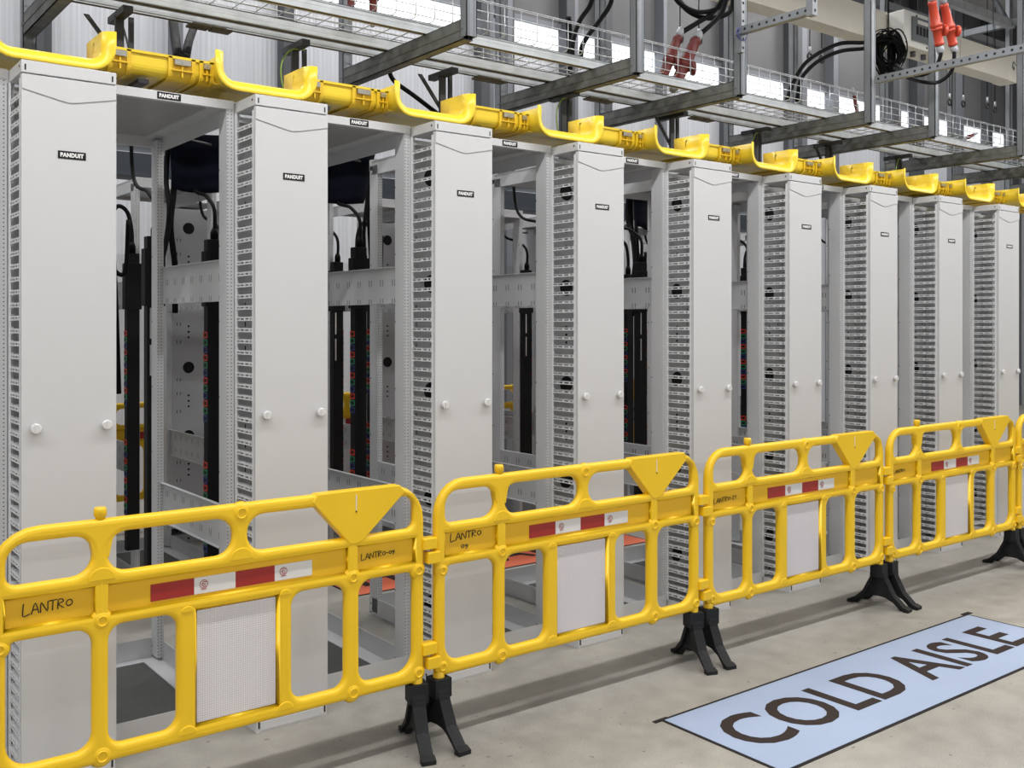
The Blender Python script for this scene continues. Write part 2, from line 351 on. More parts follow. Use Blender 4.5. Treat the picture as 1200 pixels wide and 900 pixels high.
def make_manager(front=True):
    W = .312
    t = empty('cable_manager')
    MB().box(.004, W - .004, .0, .21, 0, .06).box(.02, W - .02, -.002, 0, .008, .040).obj('base', M['white'], t, .0015)
    b = t.children[0]
    MB().box(.012, .017, -.003, -.0, .018, .045).box(W - .017, W - .012, -.003, 0, .018, .045).disc((.004, .08, .03), .006, 'x', .001, 10).disc((.004, .15, .03), .006, 'x', .001, 10).obj('slot_mark', M['matt_black'], b)
    MB().box(0, W, 0, .215, 2.458, 2.50).obj('top_cap', M['white'], t, .0015)
    b = t.children[-1]
    MB().box(.010, .015, -.001, 0, 2.466, 2.486).box(W - .016, W - .011, -.001, 0, 2.466, 2.486).disc((0, .03, 2.482), .005, 'x', .001, 10).obj('slot_mark', M['matt_black'], b)
    # door with its V-edged upper plate
    d = MB().box(0, W, 0, .018, .064, 2.452).prism([(0.001, 2.402), (W * .42, 2.374), (W * .5, 2.3705), (W * .58, 2.374), (W - .001, 2.402), (W - .001, 2.452), (.001, 2.452)], 'y', -.0035, 0).obj('door', M['white'], t, .0012)
    for kx in (.043, W - .036):
        k = MB().lathe((kx, .0, 1.243), (kx, -.022, 1.243), [(0, .010), (.3, .010), (.32, .018), (.85, .018), (1, .015)], 20).box(kx - .0025, kx + .0025, -.0255, -.021, 1.230, 1.256).obj('knob', M['knob'], d)
    nameplate(d, .162, 0, 2.189, .092, .027)
    # mid panel with round grommet holes
    pl = MB().box(.010, W - .010, .27, .274, .06, 2.46).box(.010, .014, .20, .33, .06, 2.46).box(W - .014, W - .010, .20, .33, .06, 2.46).obj('mid_panel', M['white2'], t)
    bpy.data.objects.remove(pl); h = MB().box(.010, W - .010, .27, .274, .06, 2.46).box(.010, .014, .20, .33, .06, 2.46).box(W - .014, W - .010, .20, .33, .06, 2.46)
    hk = len(h.f)
    for z in (2.29, 1.79, 1.285, .785, .28):
        h.disc((W / 2, .27, z), .043, 'y', .001, 24); h.disc((W / 2, .275, z), .043, 'y', .001, 24)
        for dz in (-.205, -.245, -.285):
            h.disc((W / 2, .27, z + dz), .007, 'y', .001, 10); h.disc((W / 2, .2755, z + dz), .007, 'y', .001, 10)
        for dx in (-.085, .085):
            for dz in (-.12, -.2, -.3): h.box(W / 2 + dx - .002, W / 2 + dx + .002, .2695, .2755, z + dz, z + dz + .02)
    h.m[hk:] = [1] * (len(h.m) - hk)
    h.obj('mid_panel', [M['white2'], M['matt_black']], t)
    # strip that carries the fingers, and the fingers
    if front:
        MB().box(-.002, .006, .192, .235, .06, 2.458).box(-.001, .003, .018, .030, .06, 2.44).obj('finger_strip', M['finger'], t)
        MB().box(.014, .018, .20, .27, 2.30, 2.458).box(.014, .08, .19, .2, 2.42, 2.43).obj('end_bracket', M['white'], t)
        f = MB()
        def finger(f, z0, x, s):
            f.box(x, x + s * .003, .03, .205, z0, z0 + .0045).box(x, x + s * .003, .03, .205, z0 + .0115, z0 + .016)
            for y in (.03, .062, .068, .108, .114, .156, .190): f.box(x, x + s * .003, y, y + (.006 if y not in (.03, .19) else .014), z0 + .0045, z0 + .0115)
            f.box(x, x + s * .024, .035, .20, z0 + .014, z0 + .0165)               # flat top flange reaching inwards
            f.box(x - s * .001, x + s * .005, .026, .034, z0 - .004, z0 + .030)     # upturned tip
            f.box(x, x + s * .012, .195, .21, z0 - .006, z0 + .022)
        finger(f, 0, .002, 1)
        fme = f.mesh('cable_finger', M['finger'])
        n = 52
        for i in range(n):
            o = bpy.data.objects.new('cable_finger', fme); C.objects.link(o); o.parent = t; o.location = (0, 0, .085 + i * .04495)
        g = MB().box(W - .012, W - .004, .20, .235, .06, 2.458)
        for i in range(n): finger(g, .085 + i * .04495, W - .008, -1)
        g.obj('finger_row', M['finger'], t)
    return t

def make_rack(flip=1, header_plate=True):
    """origin at the left of the front face; depth grows along +Y*flip"""
    W, D = .514, .95
    t = empty('server_rack')
    def y(a, b): return (a, b) if flip > 0 else (-b, -a)
    def B(mb, x0, x1, y0, y1, z0, z1): return mb.box(x0, x1, *y(y0, y1), z0, z1)
    for x in (0, W - .03):
        for a in (0.002, D - .09): MB().fbox(x, x + .03, *y(a, a + .085), .02, 2.47, [1, 1, 0, 0, 1, 1]).obj('post', [M['post'], M['post_side']], t, .001)
    hd = B(MB(), 0, W, 0, .03, 2.470, 2.505).obj('front_header', M['white'], t, .001)
    B(MB(), 0, W, D - .03, D, 2.445, 2.505).obj('rear_header', M['white2'], t, .001)
    B(MB(), .002, W - .002, .03, D - .03, 2.493, 2.498).obj('roof_sheet', M['topsheet'], t)
    for s in (0, 1):
        a = 0 if s == 0 else W - .07
        sb = B(B(MB(), a, a + .07, .03, D - .03, 2.485, 2.493), (0 if s == 0 else W - .004), (.004 if s == 0 else W), .03, D - .03, 2.42, 2.493)
        sb.obj('side_beam', M['white2'], t)
        xa = .001 if s == 0 else W - .004
        for z0, z1 in ((1.695, 1.868), (.670, .852)):
            br = B(MB(), xa, xa + .003, .087, D - .09, z0, z1)
            q = (xa - .0, xa + .018) if s == 0 else (xa - .015, xa + .003)
            B(br, q[0], q[1], .087, D - .09, z0, z0 + .003); B(br, q[0], q[1], .087, D - .09, z1 - .003, z1)
            br.obj('side_brace', M['brace'], t)
        a = 0 if s == 0 else W - .085
        br = B(B(MB(), a, a + .085, .03, D - .03, 0.001, .010), (0 if s == 0 else W - .004), (.004 if s == 0 else W), .03, D - .03, .0, .10)
        br.obj('base_rail', M['white2'], t)
    B(B(MB(), 0, W, 0, .004, 0, .088), 0, W, 0, .03, 0, .006).obj('front_sill', M['white'], t)
    B(B(MB(), 0, W, D - .004, D, 0, .10), 0, W, D - .06, D, 0, .008).obj('rear_sill', M['white2'], t)
    B(MB(), .08, W - .08, .03, D - .06, .001, .006).obj('floor_plate', M['dark_plate'], t)  # thin dark plate over the floor between the base rails
    if header_plate: nameplate(hd, .250, 0, 2.488, .092, .027)
    return t

man0 = make_manager()
for i in range(9):
    t = man0 if i == 0 else copy_tree(man0)
    t.location = (MX0 + PITCH * i, YD, 0)
    side = {0: 'with the widest door, nearest the left edge of the picture', 8: 'at the right end of the front row'}.get(i, '%s door counted from the left end of the front row' % ORD[i])
    tag(t, 'tall white cable manager, ' + side, 'cable manager', 'cable managers with closed doors in the front row')
rack0 = make_rack()
for i in range(9):
    t = rack0 if i == 0 else copy_tree(rack0)
    t.location = (MX0 - .519 + PITCH * i, YR, 0)
    lab = ('white rack post and frame cut by the left picture edge, before the first cabinet door' if i == 0 else
           'open white rack frame between the %s and %s doors of the front row' % (ORD[i - 1], ORD[i]))
    tag(t, lab, 'server rack', 'open racks in the front row')
# second row, its back turned to us across the hot aisle
Y2 = 7.21
rk = make_rack(-1, False)
for i in range(10):
    t = rk if i == 0 else copy_tree(rk)
    t.location = (MX0 - .519 + PITCH * i, Y2, 0)
    tag(t, 'open white rack frame in the rear row, %s from its left end' % ORD[i], 'server rack', 'open racks in the rear row')
def make_back_manager():
    W = .312; t = empty('cable_manager')
    h = MB().box(.010, W - .010, -.004, 0, .12, 2.44); hk = 6
    for z in (2.30, 1.79, 1.285, .785, .28):
        h.disc((W / 2, -.004, z), .042, 'y', .001, 24)
        for dz in (-.205, -.245, -.285): h.disc((W / 2, -.004, z + dz), .008, 'y', .001, 10)
        for dx in (-.085, -.06):
            for dz in (-.10, -.2, -.33): h.box(W / 2 + dx - .002, W / 2 + dx + .002, -.0055, -.003, z + dz, z + dz + .022)
    h.m[hk:] = [1] * (len(h.m) - hk)
    h.obj('mid_panel', [M['white2'], M['matt_black']], t)
    MB().box(.0, W, .04, .24, 0, .06).obj('base', M['white2'], t)
    MB().box(.0, W, .04, .24, 2.46, 2.50).obj('top_cap', M['white2'], t)
    MB().box(.0, W, .222, .24, .06, 2.452).obj('door', M['white'], t)
    MB().box(.004, .012, .0, .222, .06, 2.44).box(W - .012, W - .004, .0, .222, .06, 2.44).obj('side_panel', M['white2'], t)
    return t
bm = make_back_manager()
for i in range(10):
    t = bm if i == 0 else copy_tree(bm)
    t.location = (MX0 + PITCH * i, Y2 + .02, 0)
    tag(t, 'white panel with round cable holes in the rear row, %s from its left end' % ORD[i], 'cable manager', 'cable managers in the rear row')

# ------------------------------------------------------------------ power strips
def make_pdu(side, arch):
    t = empty('power_strip')
    MB().box(0, .075, 0, .055, .0, 1.80).obj('body', M['black'], t, .003)
    MB().box(-.012, .087, -.004, .058, 1.46, 1.74).obj('breaker_block', M['black'], t, .003)
    if side > 0:
        for z0 in (1.30, 1.12): MB().box(.012, .020, -.002, 0, z0, z0 + .15).obj('label_strip', M['tape'], t)
    xo = 0 if side < 0 else .078; ring = {}
    for k in ('colr', 'colg', 'colb'):
        r = MB().box(xo - .003, xo, .002, .053, 0, .007).box(xo - .003, xo, .002, .053, .025, .032).box(xo - .003, xo, .002, .010, .007, .025).box(xo - .003, xo, .045, .053, .007, .025)
        ring[k] = r.mesh('outlet', M[k])
    for z0 in (.86, .20):
        for j in range(12):
            o = bpy.data.objects.new('outlet', ring[('colr', 'colg', 'colb')[j % 3]]); C.objects.link(o); o.parent = t
            o.location = (0, 0, z0 + .44 - j * .0385); o['label'] = ('red', 'green', 'blue')[j % 3] + ' framed outlet'
    if arch:
        MB().tube(bez([(.035, .028, 1.80), (.035, .028, 1.93), (.01, .03, 2.05), (-.05, .03, 2.08), (-.09, .03, 1.98), (-.09, .03, 1.8), (-.06, .035, 1.55)]), .013, 8).lathe((.035, .028, 1.80), (.035, .028, 1.87), [(0, .024), (.6, .024), (1, .016)], 12).obj('power_lead', M['cable'], t)
    else:
        MB().tube(bez([(.045, .028, 1.80), (.045, .028, 1.95), (.04, .12, 2.03), (.04, .36, 2.15), (.04, .40, 2.70)]), .010, 8).lathe((.045, .028, 1.80), (.045, .028, 1.86), [(0, .02), (.6, .02), (1, .012)], 12).obj('power_lead', M['cable'], t)
    return t
for row, (yy, zz, nn) in enumerate(((4.93, .23, 8), (6.195, .23, 8))):
    for s in (0, 1):
        proto = make_pdu(1 if s == 0 else -1, row == 1 and s == 1)
        for i in range(nn):
            zx = MX0 + PITCH * (i + 1)
            t = proto if i == 0 else copy_tree(proto)
            t.location = (zx + ((-.028, .272), (-.04, .25))[row][s], yy, zz)
            tag(t, 'black power strip %s the %s open rack, %s' % ('right behind' if row == 0 else 'across the hot aisle behind', ORD[i], 'left one' if s == 0 else 'right one'), 'power strip', 'vertical power strips in the hot aisle')

# dark fabric covers hung over the hot aisle, and the lead bundles below them
def fabric(x, seed):
    rnd = random.Random(seed)
    t = empty('fabric_cover', (x - .03, 5.2, 2.31))
    n = 8; vs = []; fs = []
    for j in range(9):
        v = j / 16; zz = v * .62
        for i in range(n + 1):
            u = i / n; xl = .02 * (1 - v); xr = .30 + .16 * v ** .8
            sag = -.012 * math.sin(PI * u) * (1 - v)
            vs.append((xl + (xr - xl) * u, .035 * math.sin(u * 5 + seed) * (1 - .3 * v) + .02 * math.sin(v * 4), zz + sag))
    for j in range(8):
        for i in range(n): a = j * (n + 1) + i; fs.append((a, a + 1, a + n + 2, a + n + 1))
    o = MB().add(vs, fs, 0, True).obj('fabric_panel', M['navy'], t); sm = o.modifiers.new('s', 'SOLIDIFY'); sm.thickness = .006
    sx = .02
    MB().tube(bez([(sx, .06, .30), (sx - .02, .05, .05), (sx - .03, -.03, -.12), (sx - .06, -.06, -.3), (sx - .12, -.07, -.52)]), .014, 8).tube(bez([(sx + .03, .07, .3), (sx + .02, .05, -.0), (sx - .02, -.02, -.2), (sx + .01, .0, -.42), (sx + .02, .03, -.65)]), .016, 8).obj('cable_tail', M['cable'], t)
    MB().tube([(.08, -.37, .18), (.08, .03, .27)], .006, 6).obj('support_bar', M['bracket'], t); MB().tube([(.36, -.37, .18), (.36, .03, .27)], .006, 6).obj('support_bar', M['bracket'], t)
    return t
for i in range(7):
    t = fabric(MX0 + PITCH * (i + 1) + .20, i)
    tag(t, 'dark navy fabric cover with cable tails hanging behind the %s open rack' % ORD[i], 'fabric cover', 'navy covers hung in the hot aisle')
# loops of black cable standing over the strips
def loops(i):
    x = MX0 + PITCH * (i + 1) + .05
    m = MB()
    m.tube(bez([(x, 7.02, 2.90), (x, 6.3, 2.90), (x, 5.95, 2.75), (x + .02, 5.9, 2.3), (x + .05, 5.9, 1.7), (x + .08, 5.95, 1.2)]), .016, 8)
    m.tube(bez([(x + .02, 7.02, 2.92), (x + .02, 6.3, 2.93), (x + .02, 5.9, 2.75), (x - .03, 5.88, 2.2), (x + .02, 5.9, 1.95), (x + .10, 5.9, 1.9), (x + .12, 5.9, 2.2)]), .013, 8)
    o = m.obj('cable_bundle', M['cable'])
    return tag(o, 'bundle of black power cables hanging across the hot aisle behind the %s rack' % ORD[i], 'cable', 'cable bundles in the hot aisle')
for i in range(6): loops(i)
# low overhead beams along the rear row
tag(MB().box(-2, 9.5, 6.9, 7.25, 2.62, 2.76).box(-2, 9.5, 6.86, 6.9, 2.60, 2.63).obj('overhead_beam', M['dark_beam']), 'long dark steel beam running over the rear rack row', 'beam')
tag(MB().box(-2, 9.5, 7.0, 7.35, 2.84, 2.87).box(-2, 9.5, 6.98, 7.0, 2.82, 2.92).obj('cable_ladder', M['pale_beam']), 'long pale blue grey cable ladder above the dark beam over the rear rack row', 'cable ladder')

# ------------------------------------------------------------------ floor signs
def sign(x0, y0, x1, y1, body, fill, txt_rect, label):
    t = empty('floor_sign', (x0, y0, 0), label, 'floor sign'); w_, h_ = x1 - x0, y1 - y0
    e = MB().box(-.015, w_ + .015, -.015, h_ + .015, 0.0002, .0020).box(w_ - .02, w_ + .06, h_ + .008, h_ + .035, .0002, .003).box(-.05, .03, h_ - .0, h_ + .02, .0002, .003).obj('edging', M['sign_edge'], t)
    MB().box(0, w_, 0, h_, .0020, .0030).obj('sheet', fill, t)
    me = text_mesh(body, .4, .0004, .006); fit_mesh(me, txt_rect[0] - x0, txt_rect[1] - x0, txt_rect[2] - y0, txt_rect[3] - y0)
    me.materials.clear(); me.materials.append(M['sign_text'])
    o = bpy.data.objects.new('lettering', me); C.objects.link(o); o.parent = t; o.location = (0, 0, .0036)
    return t
sign(2.945, 2.24, 5.33, 2.82, 'COLD AISLE', M['sign_blue'], (3.03, 5.17, 2.395, 2.685), 'pale blue floor sign with dark letters on the concrete in front of the barriers')
sign(2.86, 5.22, 5.30, 5.82, 'HOT AISLE', M['sign_orange'], (3.0, 5.1, 5.36, 5.66), 'orange floor sign with dark letters on the floor between the two rack rows')

# ------------------------------------------------------------------ barriers
BW = 1.485
def barrier_body():
    r = .017
    def shrink(rect, rad): # hole outline grown by r so that the bevel comes back to size
        return rounded(rect, rad)
    cu = bpy.data.curves.new('frame', 'CURVE'); cu.dimensions = '2D'; cu.fill_mode = 'BOTH'; cu.bevel_depth = r; cu.extrude = .004; cu.bevel_resolution = 3
    def loop(pts):
        s = cu.splines.new('POLY'); s.points.add(len(pts) - 1)
        for q, p in zip(s.points, pts): q.co = (p[0], p[1], 0, 1)
        s.use_cyclic_u = True
    def outer(x0, x1, z0, z1, rad): loop(rounded([(x0 + r, z0 + r), (x1 - r, z0 + r), (x1 - r, z1 - r), (x0 + r, z1 - r)], rad))
    def hole(poly, rad):                        # offset the polygon outwards by r
        c = Vector((sum(p[0] for p in poly) / len(poly), sum(p[1] for p in poly) / len(poly))); L = len(poly); out = []
        for i in range(L):
            a, p, b = Vector(poly[i - 1]), Vector(poly[i]), Vector(poly[(i + 1) % L])
            n1 = Vector(((p - a).y, -(p - a).x)).normalized(); n2 = Vector(((b - p).y, -(b - p).x)).normalized()
            k = (n1 + n2); k = k / max(k.dot(k) / 2, .3)
            out.append(p + k * r)
        rr = [q + r if q > 0 else .004 for q in (rad if isinstance(rad, (list, tuple)) else [rad] * L)]
        loop(rounded(out, rr))
    def R(x0, x1, z0, z1): return [(x0, z0), (x1, z0), (x1, z1), (x0, z1)]
    outer(0, BW, .248, 1.0, [.03, .03, .12, .12])
    hole(R(.046, .287, .832, .955), [.03, .06, .055, .085])
    hole(R(.333, .735, .832, .955), .058)
    hole([(.785, .832), (1.150, .832), (1.150, .868), (1.055, .955), (.785, .955)], [.058, .02, .03, .04, .058])
    hole([(1.235, .832), (1.440, .832), (1.440, .955), (1.350, .955), (1.235, .868)], [.02, .03, .09, .02, .02])
    hole(R(.046, .293, .708, .792), 0); hole(R(.330, 1.160, .708, .792), 0); hole(R(1.200, 1.440, .708, .792), 0)
    hole(R(.046, .287, .296, .668), [.07, .05, .05, .03]); hole(R(.335, .548, .296, .668), .045)
    hole(R(.612, .890, .296, .668), 0)
    hole(R(.945, 1.152, .296, .668), .045); hole(R(1.208, 1.440, .296, .668), [.05, .07, .03, .05])
    o = bpy.data.objects.new('f', cu); C.objects.link(o)
    dg = bpy.context.evaluated_depsgraph_get(); me = bpy.data.meshes.new_from_object(o.evaluated_get(dg)); bpy.data.objects.remove(o)
    for v in me.vertices: v.co = (v.co.x, -v.co.z, v.co.y)
    me.flip_normals()
    me.materials.clear(); me.materials.append(M['yellow'])
    for p in me.polygons: p.use_smooth = abs(p.normal.y) < .97
    me.name = 'frame'; return me

def make_foot():
    # profile in (Y, Z): collar on top, two spreading legs with toes and an arch between them
    f = MB()
    web = [(-.030, .235), (.030, .235), (.042, .17), (.085, .085), (.150, .022), (.168, .018), (.168, 0), (.125, 0), (.085, .038), (.04, .058), (0, .062),
           (-.04, .058), (-.085, .038), (-.125, 0), (-.168, 0), (-.168, .018), (-.150, .022), (-.085, .085), (-.042, .17)]
    f.prism(web, 'x', -.010, .010)
    for s in (-1, 1):
        path = [(.032, .225), (.044, .165), (.088, .080), (.152, .020)]
        inner = [(.150, .008), (.075, .066), (.030, .150), (.020, .220)]
        poly = [(s * a, b) for a, b in path + inner]
        f.prism(poly if s > 0 else poly[::-1], 'x', -.024, .024)
        f.prism([(s * .145, 0), (s * .178, 0), (s * .178, .016), (s * .150, .026)], 'x', -.027, .027)
    f.box(-.036, .036, -.036, .036, .172, .243); f.box(-.030, .030, -.040, .040, .172, .190)
    return f

def stroke_text(body, height):                  # handwriting drawn as pen strokes
    G = {'L': ([[(.05, 1), (0, 0), (.5, .08)]], .62), 'A': ([[(0, 0), (.3, .95), (.55, .02)], [(.1, .35), (.5, .4)]], .68),
         'N': ([[(0, 0), (.05, .9), (.5, .05), (.55, .95)]], .70), 'T': ([[(-.1, .95), (.55, 1)], [(.22, .97), (.18, 0)]], .58),
         'R': ([[(0, 0), (.05, .9), (.35, .95), (.42, .7), (.05, .5), (.45, .05)]], .62),
         'O': ([[(.2, .1), (.02, .4), (.15, .75), (.42, .72), (.48, .35), (.2, .1)]], .6), '-': ([[(.05, .4), (.3, .42)]], .42),
         '0': ([[(.15, .1), (.02, .35), (.12, .65), (.32, .6), (.35, .25), (.15, .1)]], .48), '9': ([[(.35, .6), (.1, .65), (.05, .4), (.3, .38), (.36, .62), (.32, .2), (.1, -.15)]], .48),
         '2': ([[(.05, .8), (.25, .95), (.38, .7), (0, .05), (.45, .08)]], .55), '1': ([[(.1, .7), (.25, .95), (.2, 0)]], .4), ' ': ([], .3)}
    x = 0; out = []
    for ch in body:
        st, adv = G[ch]
        for s in st: out.append([((x + p[0]) * height * .75, p[1] * height) for p in s])
        x += adv
    return out, x * height * .75

bar_me = barrier_body()
foot_me = make_foot().mesh('foot', M['rubber'])
def make_barrier():
    t = empty('barrier')
    fr = bpy.data.objects.new('frame', bar_me); C.objects.link(fr); fr.parent = t
    # collars of the two uprights down to the feet
    MB().tube([(.0235, 0, .17), (.0235, 0, .29)], .0225, 14).tube([(BW - .0235, 0, .17), (BW - .0235, 0, .29)], .0225, 14).obj('leg_tube', M['yellow'], fr)
    m = MB()
    for (a, b) in ((.040, .298), (.325, 1.165), (1.195, 1.445)): m.box(a, b, -.004, .004, .700, .800)
    m.box(.606, .896, .0, .006, .290, .674)
    m.obj('recessed_panel', M['yellow_panel'], t)
    # raised rounded bars over the moulded frame, bosses and half domes
    for (u, z, R_) in ((.313, .688, .024), (1.18, .688, .024), (.313, .272, .026), (1.18, .272, .026), (.028, .655, .021), (BW - .028, .672, .024), (BW - .028, .285, .024), (.028, .285, .022), (.760, .968, .027)):
        MB().lathe((u, -.008, z), (u, -.024, z), [(0, R_ + .012), (.5, R_ + .007), (.85, R_), (1, R_ * .8)], 20).torus((u, -.024, z), R_ * .62, .0038, 'y', 18, 6).obj('boss', M['yellow'], t)
    for (u, z, R_) in ((.313, .825, .042), (.760, .825, .042), (.578, .285, .03), (.918, .285, .03), (.578, .680, .022), (.918, .680, .022)):
        n = 14; pts = [(u + R_ * math.cos(PI * k / n), z - .012 + R_ * math.sin(PI * k / n) * .95) for k in range(n + 1)]
        MB().prism(pts[::-1], 'y', -.024, .024).obj('gusset', M['yellow'], t, .003)
    for pts, w_ in (([(.262, .978), (.364, .978), (.345, .93), (.335, .88), (.291, .88), (.281, .93)], .0185), ([(.715, .975), (.805, .975), (.782, .93), (.778, .88), (.742, .88), (.738, .93)], .0175),
                    ([(.293, .80), (.333, .80), (.330, .69), (.296, .69)], .020), ([(1.162, .80), (1.200, .80), (1.200, .69), (1.162, .69)], .020)):
        MB().prism(pts, 'y', -w_, w_).obj('rib', M['yellow'], t, .003)
    kn = MB().lathe((.313, 0, .99), (.313, 0, 1.035), [(0, .014), (.35, .014), (.4, .019), (.85, .019), (1, .016)], 16).obj('top_peg', M['yellow'], t)
    tr = MB().prism([(1.040, 1.0025), (1.375, 1.0025), (1.398, .975), (1.215, .812), (1.185, .806), (1.165, .812), (1.018, .975)], 'y', -.0235, .0235).obj('triangle_plate', M['yellow'], t, .004)
    MB().box(1.189, 1.193, -.0245, -.0225, .930, .985).obj('slot_mark', M['tape'], tr); MB().disc((1.191, -.0233, .924), .003, 'y', .002, 10).obj('pin_hole', M['matt_black'], tr)
    # reflective tape: red, white, red, white
    tp = MB()
    for k in range(4): tp.box(.465 + .14 * k, .465 + .14 * (k + 1), -.0065, -.004, .718, .772, k % 2)
    tape = tp.obj('reflective_tape', [M['red'], M['tape']], t)
    for k in (1, 3):
        em = MB()
        cx = .465 + .14 * k + .032
        em.torus((cx, -.0068, .748), .013, .0012, 'y', 18, 5)
        em.tube(bez([(cx + .007, -.0068, .754), (cx, -.0068, .756), (cx - .006, -.0068, .748), (cx, -.0068, .740), (cx + .007, -.0068, .742)], 3), .0014, 5)
        em.tube([(cx - .003, -.0068, .748), (cx + .007, -.0068, .748)], .0012, 5); em.box(cx - .009, cx + .009, -.0075, -.0065, .7305, .7325)
        em.obj('round_emblem', M['red'], tape)
    MB().box(.614, .888, -.006, -.0, .298, .664).obj('reflective_sheet', M['sheet'], t)
    # hinge tabs
    for z in (.745, .345):
        MB().box(BW - .01, BW + .052, -.030, .020, z, z + .043).obj('hinge_tab', M['yellow'], t, .004)
    for z in (.690, .290):
        MB().box(-.045, .012, -.034, .020, z, z + .045).obj('hinge_tab', M['yellow'], t, .004)
    for z in (.735, .335):
        MB().tube([(-.028, -.004, z - .01), (-.028, -.004, z + .014)], .010, 10).obj('hinge_pin', M['galv'], t)
    for u, ang in ((.0235, .10), (BW - .0235, -.06)):
        f = bpy.data.objects.new('foot', foot_me); C.objects.link(f); f.parent = t; f.location = (u, 0, 0); f.rotation_euler = (0, 0, ang); f['label'] = 'black rubber foot'
    return t
bar0 = make_barrier()
BX = [.558, 2.096, 3.638, 5.180, 6.705, -.985, 8.25]
# (text, u, z, height, shear) per barrier
HAND = {0: [('LANTRO', .093, .738, .036, .142), ('LANTRO-09', 1.222, .740, .024, .142)], 1: [('LANTRO', .075, .756, .032, .15), ('09', .125, .722, .024, .036)],
        2: [('LANTRO-21', .058, .735, .026, .165)], 3: [('LANTRO', .058, .738, .022, .12)]}
names = ['large yellow plastic barrier nearest the viewer on the left, with handwriting at both ends',
         'yellow plastic barrier second from the left, with handwriting on two lines',
         'yellow plastic barrier third from the left, before the cold aisle floor sign', 'yellow plastic barrier fourth from the left, smallest one shown whole',
         'yellow plastic barrier cut off by the right edge of the picture', 'yellow plastic barrier mostly outside the picture on the left', 'yellow plastic barrier beyond the right edge of the picture']
bars = []
for i in range(5):
    t = bar0 if i == 0 else copy_tree(bar0); bars.append(t)
    t.location = (BX[i], 3.22, 0); tag(t, names[i], 'barrier', 'yellow barriers along the cold aisle')
# the same barriers beyond the rear row
for i in range(5):
    t = copy_tree(bar0); t.location = (.35 + 1.545 * i, 7.85 , 0)
    tag(t, 'yellow barrier standing beyond the rear rack row, %s from the left' % ORD[i], 'barrier', 'yellow barriers beyond the rear row')
for i, (a, b) in enumerate(((-.1, -.3), (0, -.33), (-.2, .15), (.1, .1), (.05, -.1))):
    ft = [c for c in bars[i].children if c.name.startswith('foot')]
    ft.sort(key=lambda c: c.location.x); ft[0].rotation_euler.z = a; ft[1].rotation_euler.z = b
for i, lst in HAND.items():
    for body, u, z, h, wd in lst:
        m = MB()
        st, w_ = stroke_text(body, h)
        for s in st:
            s = [(u + p[0] * wd / w_, -.0055, z + p[1] * (1 - .25 * p[0] / w_) + p[0] * wd / w_ * .05) for p in s]
            m.tube(bez(s, 3) if len(s) > 2 else s, (.0017 if h > .03 else .0014), 5)
        m.obj('handwriting', M['ink'], bars[i])

# ------------------------------------------------------------------ yellow fibre duct on top
SR0, SP = 1.093, .8175                          # right edge of the first spillout, pitch
duct = empty('fiber_duct', (0, 0, 0), 'long yellow plastic cable duct running along the top of the front rack row', 'cable duct')
def u_profile(front=True):
    yb, yf, zb, zt, r, th = 4.27, 3.965, 2.578, 2.662, .035, .005
    o = [(yb, zt)] + [(yb - r + r * math.cos(a), zb + r - r * math.sin(a)) for a in [PI / 2 * k / 5 for k in range(6)]]
    if front: o += [(yf + r - r * math.sin(a), zb + r - r * math.cos(a)) for a in [PI / 2 * k / 5 for k in range(6)]] + [(yf, zt)]
    else: o += [(yf, zb)]
    return o
def strip(m, prof, x0, x1, th=.005, mi=0):      # thin profile swept along X
    n = len(prof); P = [Vector(p) for p in prof]; off = []
    for i in range(n):
        t = (P[min(i + 1, n - 1)] - P[max(i - 1, 0)]).normalized(); off.append(P[i] + Vector((t.y, -t.x)) * th)
    poly = P + off[::-1]
    vs = [(x, p.x, p.y) for x in (x0, x1) for p in poly]; L = 2 * n
    fs = [(i, (i + 1) % L, L + (i + 1) % L, L + i) for i in range(L)]
    fs += [(i, i + 1, L - 2 - i, L - 1 - i) for i in range(n - 1)] + [(L + i + 1, L + i, L + L - 1 - i, L + L - 2 - i) for i in range(n - 1)]
    return m.add(vs, fs, mi, False)
def spillout_mesh():
    m = MB(); xl, xr = -.438 + .045, -.045; zb, zt, rc = 2.580, 2.684, .045
    path = [((xl, zt), (-1, 0)), ((xl, zb + rc), (-1, 0))]
    for k in range(1, 7):
        a = PI / 2 * k / 6; path.append(((xl + rc - rc * math.cos(a), zb + rc - rc * math.sin(a)), (-math.cos(a), -math.sin(a))))
    for k in range(0, 7):
        a = PI / 2 * k / 6; path.append(((xr - rc + rc * math.sin(a), zb + rc - rc * math.cos(a)), (math.sin(a), -math.cos(a))))
    path.append(((xr, zt), (1, 0)))
    prof = [(4.06, 0), (3.965, 0), (3.90, 0)] + [(3.875 - .046 * math.sin(a), .046 * (1 - math.cos(a))) for a in [PI / 2 * k / 7 for k in range(8)]]
    vs = []; n = len(prof)
    for (p, q) in path:
        for (y, o) in prof: vs.append((p[0] + q[0] * o, y, p[1] + q[1] * o))
    fs = [(i * n + j, i * n + j + 1, (i + 1) * n + j + 1, (i + 1) * n + j) for i in range(len(path) - 1) for j in range(n - 1)]
    m.add(vs, fs, 0, True); return m.mesh('spillout', M['duct'])
sp_me = spillout_mesh()
nsp = 10
cm = MB(); strip(cm, u_profile(), SR0 - .045, SR0 - .438 + .045 + SP)
ch_me = None
